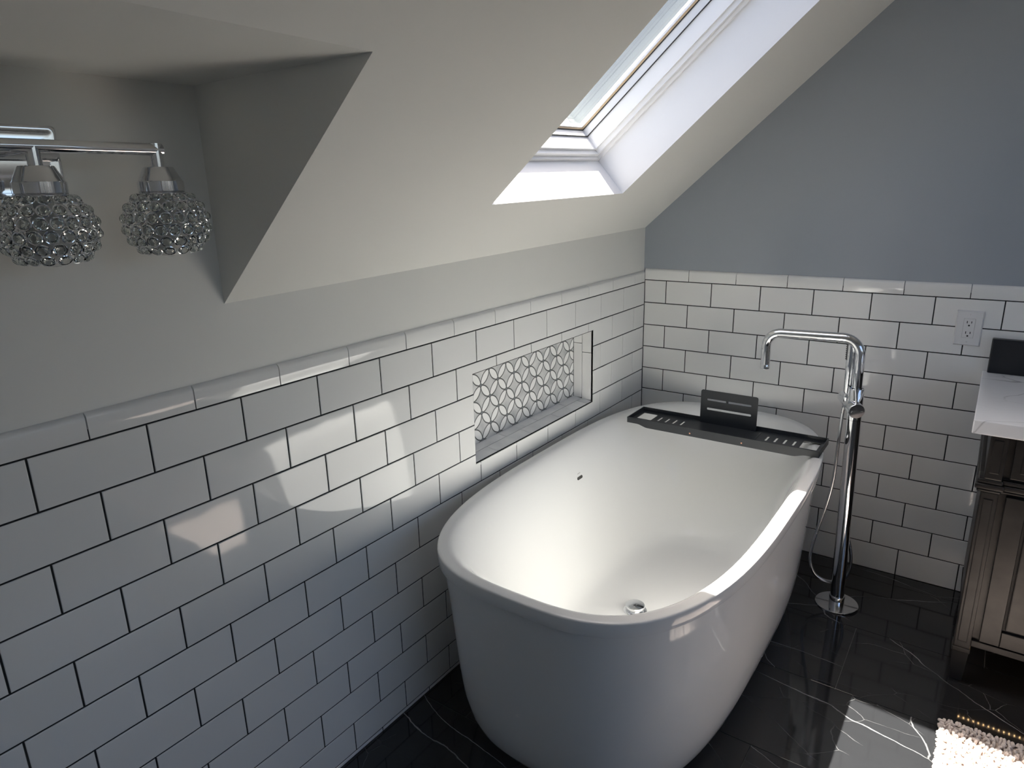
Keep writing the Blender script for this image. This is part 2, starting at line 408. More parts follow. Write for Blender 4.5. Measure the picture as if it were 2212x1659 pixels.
for r in range(11):                                            # gable wall
    zt = ZG - r*H; zb = max(zt - H, 0.0)
    if r == 10: zb = 0.0
    js = joints((0.5 if r % 2 == 0 else 1.0)*W, RX)
    for a, b_ in zip(js[:-1], js[1:]):
        place_tile(rect(a+GAP, b_-GAP, zb+GAP, zt-GAP), gmap, 'white_tile', wall_gable, 'g')
CAPH = 0.049
def cap_mesh(L, mapf, key):
    k = ('cap', key, round(L,5))
    if k not in TILE_CACHE:
        rr = 0.012; prof = [(-0.009, 0), (-0.0008, 0), (0, 0.001)] + [(-rr + rr*math.cos(a), CAPH-rr + rr*math.sin(a)) for a in [math.radians(x) for x in range(0, 91, 15)]]
        N = len(prof); vs = [mapf(u, v, w) for u in (-L/2, L/2) for w, v in prof]
        fs = [(i, (i+1) % N, N+(i+1) % N, N+i) for i in range(N)] + [tuple(range(N)), tuple(range(N, 2*N))]
        mb = MB(); mb.add(vs, fs); TILE_CACHE[k] = mb.mesh('cap_tile', 'white_tile', 50)
    return TILE_CACHE[k]
for first, lim, z0, mapf, par, key in ((0.5114*W, 3.80, ZL, lmap, wall_left, 'l'), (W, RX, ZG, gmap, wall_gable, 'g')):
    js = joints(first, lim)
    for a, b_ in zip(js[:-1], js[1:]):
        ob = link('cap_tile', cap_mesh(b_-a-2*GAP*.7, mapf, key), par, Vector(mapf((a+b_)/2, z0+GAP, 0)))

# ------------------------------------------------------------------ niche
nb = MB()
XB = -ND - 0.0007
e_ = 0.006
nb.quad((XB,NY0+e_,NZ0-e_),(XB,NY0+e_,NZ1+e_),(XB,NY1-e_,NZ1+e_),(XB,NY1-e_,NZ0-e_))
nb.quad((XB,NY0+e_,NZ0-e_),(0-.003,NY0+e_,NZ0-e_),(-.003,NY0+e_,NZ1+e_),(XB,NY0+e_,NZ1+e_))
nb.quad((XB,NY1-e_,NZ0-e_),(-.003,NY1-e_,NZ0-e_),(-.003,NY1-e_,NZ1+e_),(XB,NY1-e_,NZ1+e_))
nb.quad((XB,NY0+e_,NZ1+e_),(-.003,NY0+e_,NZ1+e_),(-.003,NY1-e_,NZ1+e_),(XB,NY1-e_,NZ1+e_))
nb.quad((XB,NY0+e_,NZ0-e_),(-.003,NY0+e_,NZ0-e_),(-.003,NY1-e_,NZ0-e_),(XB,NY1-e_,NZ0-e_))
niche = nb.build('niche', 'mosaic_grout', wall_left, fix=False); niche['label'] = 'recessed wall niche with flower-petal mosaic back'
def clip_poly(poly, u0, u1, v0, v1):
    for ax, lim, sgn in ((0,u0,1),(0,u1,-1),(1,v0,1),(1,v1,-1)):
        out = []
        for i in range(len(poly)):
            a = poly[i-1]; b_ = poly[i]; da = (a[ax]-lim)*sgn; db = (b_[ax]-lim)*sgn
            if (da >= 0) != (db >= 0):
                t = da/(da-db); out.append((a[0]+(b_[0]-a[0])*t, a[1]+(b_[1]-a[1])*t))
            if db >= 0: out.append(b_)
        poly = out
        if len(poly) < 3: return []
    return poly
P = 0.09805; L_ = P/math.sqrt(2); R_ = L_/math.sqrt(2); gg = 0.0021
SILL_IN = NZ0 + 0.0105
def flat_piece(name, poly, mat, ctr):
    poly = clip_poly(poly, -NY0+.0012, -NY1-.0012, SILL_IN-.002, NZ1-.001)
    if len(poly) < 3: return
    ar = sum(poly[i-1][0]*poly[i][1]-poly[i][0]*poly[i-1][1] for i in range(len(poly)))/2
    if abs(ar) < 4e-6: return
    cu = sum(p[0] for p in poly)/len(poly); cv = sum(p[1] for p in poly)/len(poly)
    mb = MB(); N = len(poly)
    mb.add([lmap(u, v, -ND - 0.002) for u, v in poly] + [lmap(u, v, -ND) for u, v in poly], [(i,(i+1)%N,N+(i+1)%N,N+i) for i in range(N)])
    k0 = (min(max(ctr[0], -NY0+.002), -NY1-.002), min(max(ctr[1], SILL_IN-.001), NZ1-.002))
    mb.add([lmap(u, v, -ND) for u, v in poly] + [lmap(k0[0], k0[1], -ND)], [(i,(i+1)%N,N) for i in range(N)])
    mb.build(name, mat, niche, origin=lmap(cu, cv, -ND))
U0, V0 = 1.0935, 0.8853          # one flower centre (u = -y, v = z)
c45 = math.sqrt(.5)
def lat(i, j):                   # node of the 45 degree lattice
    return (U0 + (i*L_ - j*L_)*c45, V0 + (i*L_ + j*L_)*c45)
def dirs(k): return [(c45, c45), (-c45, c45), (-c45, -c45), (c45, -c45)][k % 4]
def lens(A, B):
    mx_, my_ = (A[0]+B[0])/2, (A[1]+B[1])/2; tx, ty = (B[0]-A[0])/L_, (B[1]-A[1])/L_; nx_, ny_ = -ty, tx
    r = R_-gg; hl = 0.0272; pts = []
    for sgn in (1, -1):
        for k in range(9):
            s = (-hl + 2*hl*k/8)*sgn
            h = math.sqrt(r*r - s*s) - L_/2
            pts.append((mx_ + tx*s - nx_*h*sgn, my_ + ty*s - ny_*h*sgn))
    return pts
def cell(C0):
    pts = []
    # cell corners are the four nodes around C0 ; edges have normals along the diagonals
    for k in range(4):
        d = dirs(k); nc = (C0[0]+d[0]*L_, C0[1]+d[1]*L_); t = (-d[1], d[0]); r = R_+gg; hl = 0.0250
        for q in range(9):
            s = -hl + 2*hl*q/8; h = L_ - math.sqrt(r*r - s*s)
            pts.append((C0[0] + d[0]*h + t[0]*s, C0[1] + d[1]*h + t[1]*s))
    return pts
for i in range(-14, 15):
    for j in range(-14, 15):
        A = lat(i, j)
        if not (-NY0-.1 < A[0] < -NY1+.1 and NZ0-.1 < A[1] < NZ1+.1): continue
        for B in (lat(i+1, j), lat(i, j+1)): flat_piece('mosaic_petal', lens(A, B), 'mosaic_white', ((A[0]+B[0])/2, (A[1]+B[1])/2))
        flat_piece('mosaic_dot', [(A[0]+.0058*math.cos(a*math.pi/6), A[1]+.0058*math.sin(a*math.pi/6)) for a in range(12)], 'mosaic_dot', A)
        B = lat(i+1, j+1); flat_piece('mosaic_diamond', cell(((A[0]+B[0])/2, (A[1]+B[1])/2)), 'mosaic_marble', ((A[0]+B[0])/2, (A[1]+B[1])/2))
# sill: inner row and rounded outer row of marble pieces, sloping gently outwards
def sill_pt(x, y, dz=0): return (x, y, NZ0 + 0.0105*(-x/ND) + dz)
def sill_piece(x0, x1, y0, y1, rnd):
    mb = MB(); sec = [(x0, -0.007), (x0, 0)]
    if rnd:
        r = 0.010
        sec += [(x1-r + r*math.sin(a), -r + r*math.cos(a)) for a in [math.radians(k) for k in range(0, 91, 18)]]
        sec.append((x1, -0.012)); sec = [(x0,-0.012)] + sec[1:]
    else: sec += [(x1, 0), (x1, -0.007)]
    N = len(sec)
    mb.add([sill_pt(x, y, dz) for y in (y0, y1) for x, dz in sec], [(i,(i+1)%N,N+(i+1)%N,N+i) for i in range(N)] + [tuple(range(N)), tuple(range(N,2*N))])
    mb.build('sill_tile', 'sill_marble', niche, 40, origin=sill_pt((x0+x1)/2, (y0+y1)/2))
def seg_list(y0, y1, first, step):
    ys = [y0]; k = first
    while k > y1 + .01: ys.append(k); k -= step
    return ys + [y1]
ys = seg_list(NY0+.004, NY1-.004, -0.60, W)
for a, b_ in zip(ys[:-1], ys[1:]): sill_piece(-ND, -0.0545, a-.001, b_+.001, False)
ys = seg_list(NY0+.004, NY1-.004, -0.512, W)
for a, b_ in zip(ys[:-1], ys[1:]): sill_piece(-0.0525, -0.0008, a-.001, b_+.001, True)
# jambs and head, white glazed pieces in two columns
def jamb(y, sg):
    jm = (lambda u, v, w: (-u, y - sg*0.0 + (-sg)*w, v))
    for (a, b_), cutz in (((0.0025, 0.0515), 0.879), ((0.0535, ND-.001), 0.915)):
        lo = NZ0 + 0.0105*((a+b_)/2/ND) + .0012
        for z0, z1 in ((lo, cutz-.001), (cutz+.001, NZ1-.001)):
            vs, fs = poly_tile(rect(a, b_, z0, z1), 0.005, 0.0012); mb = MB()
            mb.add([jm(u, v, w) for u, v, w in vs], fs); mb.build('jamb_tile', 'white_tile', niche, origin=jm((a+b_)/2, (z0+z1)/2, 0))
jamb(NY0, 1); jamb(NY1, -1)
hm = lambda u, v, w: (-u, -v, NZ1 - w)
for (a, b_), fst in (((0.0025, 0.0515), -0.55), ((0.0535, ND-.001), -0.65)):
    ys = seg_list(NY0, NY1, fst, W)
    for y0, y1 in zip(ys[:-1], ys[1:]):
        vs, fs = poly_tile(rect(a, b_, -y0+.001, -y1-.001), 0.005, 0.0012); mb = MB()
        mb.add([hm(u, v, w) for u, v, w in vs], fs); mb.build('head_tile', 'white_tile', niche, origin=hm((a+b_)/2, -(y0+y1)/2, 0))

# ------------------------------------------------------------------ skylight
ca, sa = math.cos(math.atan(SA)), math.sin(math.atan(SA))
def sk(e, y, n): return (SX0 + ca*e - sa*n, y, zs(SX0, y) + sa*e + ca*n)
EL = (SX1-SX0)/ca; RD = 0.147
rv = MB()
def ring_faces(mb, i0, n0, i1, n1):
    a = [(i0, SY0-i0), (EL-i0, SY0-i0), (EL-i0, SY1+i0), (i0, SY1+i0)]; b_ = [(i1, SY0-i1), (EL-i1, SY0-i1), (EL-i1, SY1+i1), (i1, SY1+i1)]
    vs = [sk(e, y, n0) for e, y in a] + [sk(e, y, n1) for e, y in b_]
    mb.add(vs, [(k, (k+1) % 4, 4+(k+1) % 4, 4+k) for k in range(4)])
ring_faces(rv, 0, 0, 0, RD)
window_1 = struct(rv.build('window_1', 'reveal_paint', fix=False), 'roof skylight with white stepped frame in a deep plastered shaft', 'window')
def frame_ring(name, i_in, i_out, n0, n1, mat, parent):
    """four mitred bars between insets i_in (opening side) and i_out, from depth n0 to n1"""
    def corners(i): return [(i, SY0-i), (EL-i, SY0-i), (EL-i, SY1+i), (i, SY1+i)]
    A = corners(i_in); B = corners(i_out)
    for k in range(4):
        j = (k+1) % 4; mb = MB()
        vs = [sk(*A[k], n0), sk(*A[j], n0), sk(*B[j], n0), sk(*B[k], n0), sk(*A[k], n1), sk(*A[j], n1), sk(*B[j], n1), sk(*B[k], n1)]
        vs = [(v[0], v[1], v[2]) for v in vs]
        mb.add(vs, [(0,1,2,3),(4,7,6,5),(0,4,5,1),(1,5,6,2),(2,6,7,3),(3,7,4,0)])
        mb.build(name, mat, parent)
def fr2(name, i_in, n0, n1, mat, i_out=-0.03):
    def corners(i): return [(i, SY0-i), (EL-i, SY0-i), (EL-i, SY1+i), (i, SY1+i)]
    frame_ring(name, i_in, i_out, n0, n1, mat, window_1)
fr2('moulding', 0.010, RD, 0.158, 'frame_white')
fr2('moulding', 0.022, 0.158, 0.174, 'frame_white')
fr2('window_frame', 0.030, 0.174, 0.226, 'frame_white')
fr2('gasket', 0.034, 0.226, 0.2285, 'gasket')
fr2('sash', 0.031, 0.2285, 0.254, 'frame_white')
fr2('gasket', 0.034, 0.254, 0.2565, 'gasket')
fr2('glazing_bead', 0.036, 0.2565, 0.262, 'pine')
fr2('glazing_bead', 0.040, 0.262, 0.268, 'frame_white')
gz = MB(); i = 0.0
vs = [sk(e, y, n_) for n_ in (0.268, 0.273) for e, y in ((-.02, SY0+.02), (EL+.02, SY0+.02), (EL+.02, SY1-.02), (-.02, SY1-.02))]
gz.add(vs, [(0,1,2,3),(4,5,6,7),(0,1,5,4),(1,2,6,5),(2,3,7,6),(3,0,4,7)]); gz.build('window_glass', 'pane_glass', window_1)
fr2('cladding', 0.008, 0.2735, 0.286, 'aluminium', -0.07)
fr2('cladding', 0.002, 0.286, 0.385, 'aluminium', -0.07)  # upper cladding made extra tall to block the bright sky behind the pane

# unseen right-wall window, inferred from chrome reflections, enlarged to add fill light
w2 = MB(); t_ = 0.05
for y0, y1, z0, z1 in ((W2[0],W2[1],W2[2],W2[2]+t_),(W2[0],W2[1],W2[3]-t_,W2[3]),(W2[0],W2[0]+t_,W2[2]+t_,W2[3]-t_),(W2[1]-t_,W2[1],W2[2]+t_,W2[3]-t_)):
    w2.box(RX-.01, RX+.09, y0, y1, z0, z1)
window_2 = struct(w2.build('window_2', 'frame_white'), 'white framed sash window, widened for fill light, in the wall opposite the tub', 'window')
mb = MB(); pass
for q in (1/3, 2/3):
    ymid = W2[0] + (W2[1]-W2[0])*q; mb = MB(); mb.box(RX, RX+.08, ymid-.04, ymid+.04, W2[2]+t_, W2[3]-t_); mb.build('mullion', 'frame_white', window_2)
mb = MB(); ym = (W2[2]+W2[3])/2; mb.box(RX+.02, RX+.06, W2[0]+t_, W2[1]-t_, ym-.02, ym+.02); mb.build('meeting_rail', 'frame_white', window_2)
for z0, z1 in ((W2[2]+t_, ym-.02), (ym+.02, W2[3]-t_)):
    mb = MB(); mb.box(RX+.038, RX+.042, W2[0]+t_, W2[1]-t_, z0, z1); mb.build('window_glass', 'pane_glass', window_2)

# ------------------------------------------------------------------ bathtub
TX, TY, TA, TB, TN, TZ = 0.4715, -0.898, 0.4355, 0.8325, 3.154, 0.615
NSEG = 128
def tring(dx, dy, z, n=TN):
    out = []
    for k in range(NSEG):
        t = 2*math.pi*(k+.5)/NSEG; c, s = math.cos(t), math.sin(t)
        out.append((TX + (TA-dx)*math.copysign(abs(c)**(2/n), c), TY + (TB-dy)*math.copysign(abs(s)**(2/n), s), z))
    return out
DYK = 1.285
prof = [(0.125, 0.125*DYK, 0.0, 3.154)]
for z, d in ((0.006,0.108),(0.018,0.091),(0.035,0.076),(0.06,0.064),(0.10,0.0515),(0.16,0.041),(0.22,0.0355),(0.30,0.0300),(0.38,0.0250),(0.46,0.0200),(0.54,0.0145),(0.572,0.012),(0.5775,0.0112)):
    prof.append((d, d*DYK if z < .5 else d*1.1, z, TN))
prof += [(0.0025, 0.0025, 0.5782, TN), (0.0007, 0.0007, 0.5790, TN), (0, 0, 0.5806, TN), (0, 0, 0.6100, TN), (0.0005, 0.0005, 0.6122, TN), (0.0016, 0.0016, 0.6140, TN), (0.0036, 0.0036, 0.615, TN), (0.008, 0.008, 0.615, TN),
         (0.024, 0.024, 0.615, TN), (0.029, 0.030, 0.6138, TN), (0.035, 0.037, 0.610, TN), (0.043, 0.046, 0.602, TN), (0.052, 0.058, 0.589, TN), (0.061, 0.072, 0.570, 3.1), (0.071, 0.088, 0.545, 3.07),
         (0.082, 0.108, 0.513, 3.04), (0.095, 0.134, 0.468, 3.0), (0.110, 0.168, 0.40, 2.95), (0.124, 0.198, 0.335, 2.9), (0.140, 0.230, 0.265, 2.85), (0.157, 0.260, 0.207, 2.8), (0.179, 0.292, 0.163, 2.75),
         (0.205, 0.326, 0.134, 2.7), (0.236, 0.368, 0.119, 2.6), (0.278, 0.44, 0.1134, 2.5), (0.36, 0.62, 0.111, 2.3), (0.41, 0.78, 0.110, 2.1)]
tb = MB(); vs = []; fs = []
for dx, dy, z, n_ in prof: vs += tring(dx, dy, z, n_)
for r in range(len(prof)-1):
    for k in range(NSEG):
        k2 = (k+1) % NSEG; fs.append((r*NSEG+k, r*NSEG+k2, (r+1)*NSEG+k2, (r+1)*NSEG+k))
fs.append(tuple(reversed(range(NSEG)))); fs.append(tuple((len(prof)-1)*NSEG+k for k in range(NSEG)))
tb.add(vs, fs)
bathtub = thing('bathtub', 'oval white freestanding bathtub with a thin flat rim standing on black tiles', 'bathtub', (TX, TY, 0))
tb.build('tub_shell', 'acrylic', bathtub, 38, fix=False)
# pop-up drain
dr = (0.427, -0.937, 0.1115)
mb = MB(); mb.lathe(dr, [(0.040,0),(0.040,0.003),(0.036,0.005),(0.028,0.005)], 32); mb.lathe(dr, [(0.018,0.002),(0.018,0.016)], 20)
drain = mb.build('drain', 'chrome', bathtub, 40)
mb = MB(); mb.lathe((dr[0], dr[1], dr[2]+.014), [(0.026,0),(0.0325,0.002),(0.0335,0.006),(0.032,0.010),(0.024,0.0125),(0.0,0.0135)], 40); mb.build('drain_cap', 'chrome', drain, 40)
# overflow slot near the tiled wall, its recess shade painted as a dark plate
def inner_x(y, dx, dy, n_): return TX - (TA-dx)*(1-(abs(y-TY)/(TB-dy))**n_)**(1/n_)
yo = -0.797; xo = inner_x(yo, 0.0895, 0.123, 3.02); x_up = inner_x(yo, 0.082, 0.108, 3.04); x_dn = inner_x(yo, 0.095, 0.134, 3.0)
up = Vector((x_up-x_dn, 0, 0.045)).normalized(); side = Vector((0,1,0)); nrm = side.cross(up).normalized()
if nrm.x < 0: nrm = -nrm
def on_wall(c, poly, t0, t1, name, mat, par):
    mb = MB(); N = len(poly); c = Vector(c)
    mb.add([c + side*u + up*v + nrm*t0 for u, v in poly] + [c + side*u + up*v + nrm*t1 for u, v in poly], [(i,(i+1)%N,N+(i+1)%N,N+i) for i in range(N)] + [tuple(range(N)), tuple(range(N,2*N))])
    return mb.build(name, mat, par, origin=c)
co = (xo, yo, 0.487)
on_wall(co, rrect(-0.0185, 0.0185, -0.0055, 0.0055, 0.0053, 6), -0.004, 0.0008, 'overflow', 'overflow_dark', bathtub)
for du in (-0.007, 0.0, 0.0065):
    on_wall(Vector(co) + up*0.0165, [(du-.0026,-.0009),(du+.0026,-.0009),(du+.0026,.0009),(du-.0026,.0009)], -0.002, 0.0009, 'maker_mark', 'mark_grey', bathtub)

# ------------------------------------------------------------------ bath tray
tray = thing('bath_caddy', 'black metal caddy tray with slotted book stand lying across the bathtub', 'bath tray', (0.517, -0.395, 0.615))
XL, XR, YF, YB, ZT = 0.158, 0.877, -0.476, -0.322, 0.6385
XM = (XL+XR)/2
# side walls: outline dips below the rim between the ends (local plate xy -> world x, z)
def wall_outline():
    zl, zd = 0.6155, 0.6055
    pts = [(XL, ZT), (XL, zl), (XL+.042, zl)]
    pts += [(XL+.042 + .045*t, zl - (zl-zd)*(3*t*t-2*t**3)) for t in (.2,.4,.6,.8,1)]
    pts += [(XR-.042 - .045*t, zl - (zl-zd)*(3*t*t-2*t**3)) for t in (1,.8,.6,.4,.2)]
    pts += [(XR-.042, zl), (XR, zl), (XR, ZT)]
    return pts
vs, fs = shape_mesh(list(reversed(wall_outline())), [], 0.0035, 0.0006)
front = None
for y in (YF+.00175, YB-.00175):
    mb = MB(); mb.add([(v.x, y - v.z, v.y) for v in vs], fs); w_ = mb.build('side_rail', 'tray_black', tray)
    if y < -.4: front = w_
for x in (XL+.00175, XR-.00175):
    mb = MB(); mb.bbox(x-.00175, x+.00175, YF+.0035, YB-.0035, 0.6155, ZT, .0006, 1); mb.build('end_rail', 'tray_black', tray)
zf = 0.622
holes = [rrect(0.176, 0.238, -0.428, -0.348, .003, 2), rrect(0.800, 0.858, -0.428, -0.348, .003, 2)]
holes += [rrect(x-.0041, x+.0041, -0.420, -0.368, .003, 3) for x in (0.264, 0.295, 0.3265, 0.3575, 0.682, 0.713, 0.745, 0.777)]
vs, fs = shape_mesh(rrect(XL+.003, XR-.003, YF+.003, YB-.003, .001, 1), [list(reversed(h)) for h in holes], 0.003, 0)
mb = MB(); mb.add([(v.x, v.y, zf + v.z) for v in vs], fs); mb.build('tray_floor', 'tray_black', tray)
mb = MB(); mb.bbox(0.385, 0.650, YF+.012, YB-.03, zf+.0012, zf+.0045, .001, 1); mb.build('soap_plate', 'tray_black', tray)
SX_, SY_ = 0.516, -0.346
holes = [rrect(0.434, 0.5085, 0.7165, 0.7245, .0035, 4), rrect(0.5125, 0.604, 0.7165, 0.7245, .0035, 4), rrect(0.435, 0.605, 0.679, 0.688, .004, 4)]
vs, fs = shape_mesh(rrect(0.4095, 0.6275, 0.622, 0.758, .008, 5), [list(reversed(h)) for h in holes], 0.003, 0.0004)
mb = MB(); mb.add([(v.x, SY_ - v.z, v.y) for v in vs], fs); mb.build('book_stand', 'tray_black', tray)
for x in (0.419, 0.614):
    mb = MB(); mb.lathe((x, YF, 0.6175), [(0.0030,-.0005),(0.0030,0.0007),(0.0021,0.0013),(0.0014,0.0008),(0.0,0.0006)], 14, (0,-1,0)); mb.build('screw', 'copper', front, 40)

# ------------------------------------------------------------------ floor faucet
FX, FY = 0.967, -0.335
faucet = thing('tub_filler', 'chrome floor-standing tub filler with hand shower beside the bathtub', 'faucet', (FX, FY, 0))
mb = MB(); mb.lathe((FX,FY,0), [(0.073,0),(0.074,0.002),(0.074,0.005),(0.0725,0.0065),(0.0,0.0066)], 64); mb.build('base_plate', 'chrome', faucet, 40)
mb = MB(); mb.lathe((FX,FY,0.0066), [(0.0265,0),(0.0265,0.030),(0.0255,0.0315)], 40); mb.build('base_collar', 'chrome', faucet, 40)
mb = MB(); mb.lathe((FX,FY,0.038), [(0.0235,0),(0.0235,0.69)], 48); mb.build('column', 'chrome', faucet, 40)
ZV = 0.776
mb = MB(); mb.lathe((FX,FY,0.729), [(0.0237,0),(0.0237,0.110),(0.0225,0.1115),(0.0205,0.1115),(0.0205,0.104)], 48); mb.build('riser_collar', 'chrome', faucet, 40)
# valve bar runs front to back
vd = Vector((0.50, -1, -0.10)).normalized()
vc = Vector((FX-.010, FY, ZV)); v0 = vc - vd*0.092; 
mb = MB(); mb.lathe(v0, [(0.0205,0),(0.0225,0.002),(0.0225,0.082),(0.0262,0.086),(0.0262,0.142),(0.0252,0.1435)], 48, vd); valve = mb.build('valve_body', 'chrome', faucet, 40)
face_c = v0 + vd*0.1436
mb = MB(); mb.lathe(face_c, [(0.0250,0),(0.0246,0.0006),(0.0,0.0007)], 40, vd); mb.build('valve_cap', 'chrome', valve, 40)
sx = Vector((0,0,1)).cross(vd).normalized()
for du, dv, a, b_ in ((0, .019, .004, .0009), (0.016, 0, .004, .0006), (-0.017, -.002, .0009, .003), (-0.015, .001, .002, .0008)):
    mb = MB(); c = face_c + sx*du + Vector((0,0,1))*dv
    mb.add([c + sx*p*a + Vector((0,0,1))*q*b_ + vd*t for t in (0, .0011) for p, q in ((-1,-1),(1,-1),(1,1),(-1,1))], [(0,1,2,3),(4,5,6,7),(0,1,5,4),(1,2,6,5),(2,3,7,6),(3,0,4,7)])
    mb.build('valve_mark', 'mark_grey', valve)
lv = v0 + vd*0.132 + Vector((0,0,0.022))
mb = MB(); mb.tube([lv, lv + Vector((-0.004, 0.001, 0.04)), lv + Vector((-0.012, 0.003, 0.106))], [0.0042, 0.004, 0.0036], 14); mb.build('lever', 'chrome', valve, 40)
# spout
r = 0.055; zt = 1.012; pth = [(FX, FY, 0.80), (FX, FY, zt-r)]
for k in range(1, 11):
    a = math.radians(9*k); pth.append((FX - r + r*math.cos(a), FY, zt - r + r*math.sin(a)))
xe = FX - 0.309
r2 = 0.050
pth.append((xe + r2, FY, zt))
for k in range(1, 11):
    a = math.radians(90 + 9*k); pth.append((xe + r2 + r2*math.cos(a), FY, zt - r2 + r2*math.sin(a)))
pth.append((xe, FY, 0.893))
mb = MB(); mb.tube(pth, 0.0163, 28); spout = mb.build('spout', 'chrome', faucet, 40)
mb = MB(); mb.lathe((xe, FY, 0.893), [(0.0158,0),(0.0163,-0.001),(0.0163,-0.016),(0.0135,-0.0165),(0.0125,-0.013)], 28); mb.build('aerator', 'chrome', spout, 40)
# hand shower stick in its holder beside the riser
hs0 = Vector((FX-0.031, FY+0.012, 0.818)); hs1 = hs0 + Vector((0.002, 0.0, 0.185))
mb = MB(); mb.tube([hs0, hs0.lerp(hs1,.03), hs0.lerp(hs1,.97), hs1], [0.0120, 0.0132, 0.0138, 0.012], 24); hand = mb.build('hand_shower', 'chrome', faucet, 40)
nz = MB(); ncen = hs1 + Vector((-0.0105, -0.003, -0.035))
nz.bbox(ncen.x-.004, ncen.x+.003, ncen.y-.0065, ncen.y+.0065, ncen.z-.034, ncen.z+.032, .002, 2); npl = nz.build('spray_face', 'rubber_grey', hand)
nn = MB()
for k in range(9):
    for q in (-.004, 0, .004): nn.lathe((ncen.x-.004, ncen.y+q, ncen.z-.029+k*.007), [(0.0013,0),(0.001,0.002)], 6, (-1,0,0))
nn.build('nozzle', 'rubber_grey', npl)['kind'] = 'stuff'
mb = MB(); mb.lathe((hs0.x, hs0.y, ZV+.01), [(0.012,0),(0.0136,0.003),(0.0136,0.026),(0.0125,0.028)], 24); mb.build('shower_cradle', 'chrome', faucet, 40)
# ribbed hose: hangs from the hand shower, loops low and returns behind the column
hp = [(hs0.x, hs0.y, 0.80), (0.926, -0.312, 0.74), (0.922, -0.318, 0.63), (0.918, -0.322, 0.50), (0.905, -0.328, 0.40), (0.884, -0.333, 0.30), (0.868, -0.336, 0.22), (0.864, -0.336, 0.155), (0.880, -0.334, 0.104), (0.912, -0.325, 0.079), (0.950, -0.305, 0.072), (0.982, -0.292, 0.092), (0.995, -0.290, 0.14), (0.993, -0.294, 0.20), (0.980, -0.302, 0.265), (0.966, -0.306, 0.31), (0.962, -0.309, 0.36)]
hp = smooth_path(hp, 40)
res_ = [hp[0]]; acc = 0
for a, b_ in zip(hp[:-1], hp[1:]):
    acc += (b_-a).length
    if acc >= 0.0021: res_.append(b_); acc = 0
mb = MB(); mb.tube(res_, [0.0062 if k % 2 else 0.0051 for k in range(len(res_))], 10); mb.build('hose', 'steel_hose', faucet, 60)
faucet.rotation_euler = (0, -0.022, 0)

# ------------------------------------------------------------------ outlet
outlet = thing('wall_outlet', 'white double wall outlet plate on the tiles above the vanity', 'outlet', (1.2305, 0, 1.0175))
ox, oz = 1.2305, 1.0175
vs = []; 
mb = MB()
def ringp(hw, hh, y): return [(ox-hw, y, oz-hh), (ox+hw, y, oz-hh), (ox+hw, y, oz+hh), (ox-hw, y, oz+hh)]
rs = [ringp(.0400,.0620,0), ringp(.0400,.0620,-.0015), ringp(.0370,.0590,-.0052), ringp(.0362,.0582,-.0058)]
mb.add(sum(rs, []), [(r_*4+k, r_*4+(k+1)%4, (r_+1)*4+(k+1)%4, (r_+1)*4+k) for r_ in range(3) for k in range(4)] + [(12,13,14,15)]); mb.build('wall_plate', 'outlet_plastic', outlet)
mb = MB(); mb.box(ox-.0172, ox+.0172, -.0060, -.004, oz-.0340, oz+.0340); mb.build('gap_line', 'mark_grey', outlet)
mb = MB(); mb.bbox(ox-.0165, ox+.0165, -.0068, -.004, oz-.0333, oz+.0333, .0006, 2); rec = mb.build('receptacle', 'outlet_plastic', outlet)
for dz in (0.0185, -0.0185):
    for dx, h_ in ((-0.0065, .0042), (0.0065, .0036)):
        mb = MB(); mb.box(ox+dx-.0012, ox+dx+.0012, -.0071, -.006, oz+dz+.003-h_, oz+dz+.003+h_); mb.build('blade_slot', 'black_slot', rec)
    mb = MB(); mb.lathe((ox, -.0060, oz+dz-.0085), [(0.0029,0),(0.0029,0.0011)], 14, (0,-1,0)); mb.build('ground_slot', 'black_slot', rec)
for dz in (0.0485, -0.0485):
    mb = MB(); mb.lathe((ox, -.0055, oz+dz), [(0.0032,0),(0.0030,0.0008),(0,0.0010)], 14, (0,-1,0)); scw = mb.build('screw', 'outlet_plastic', outlet)
    mb = MB(); mb.box(ox-.0004, ox+.0004, -.0067, -.0062, oz+dz-.0025, oz+dz+.0025); mb.build('screw_slot', 'mark_grey', scw)

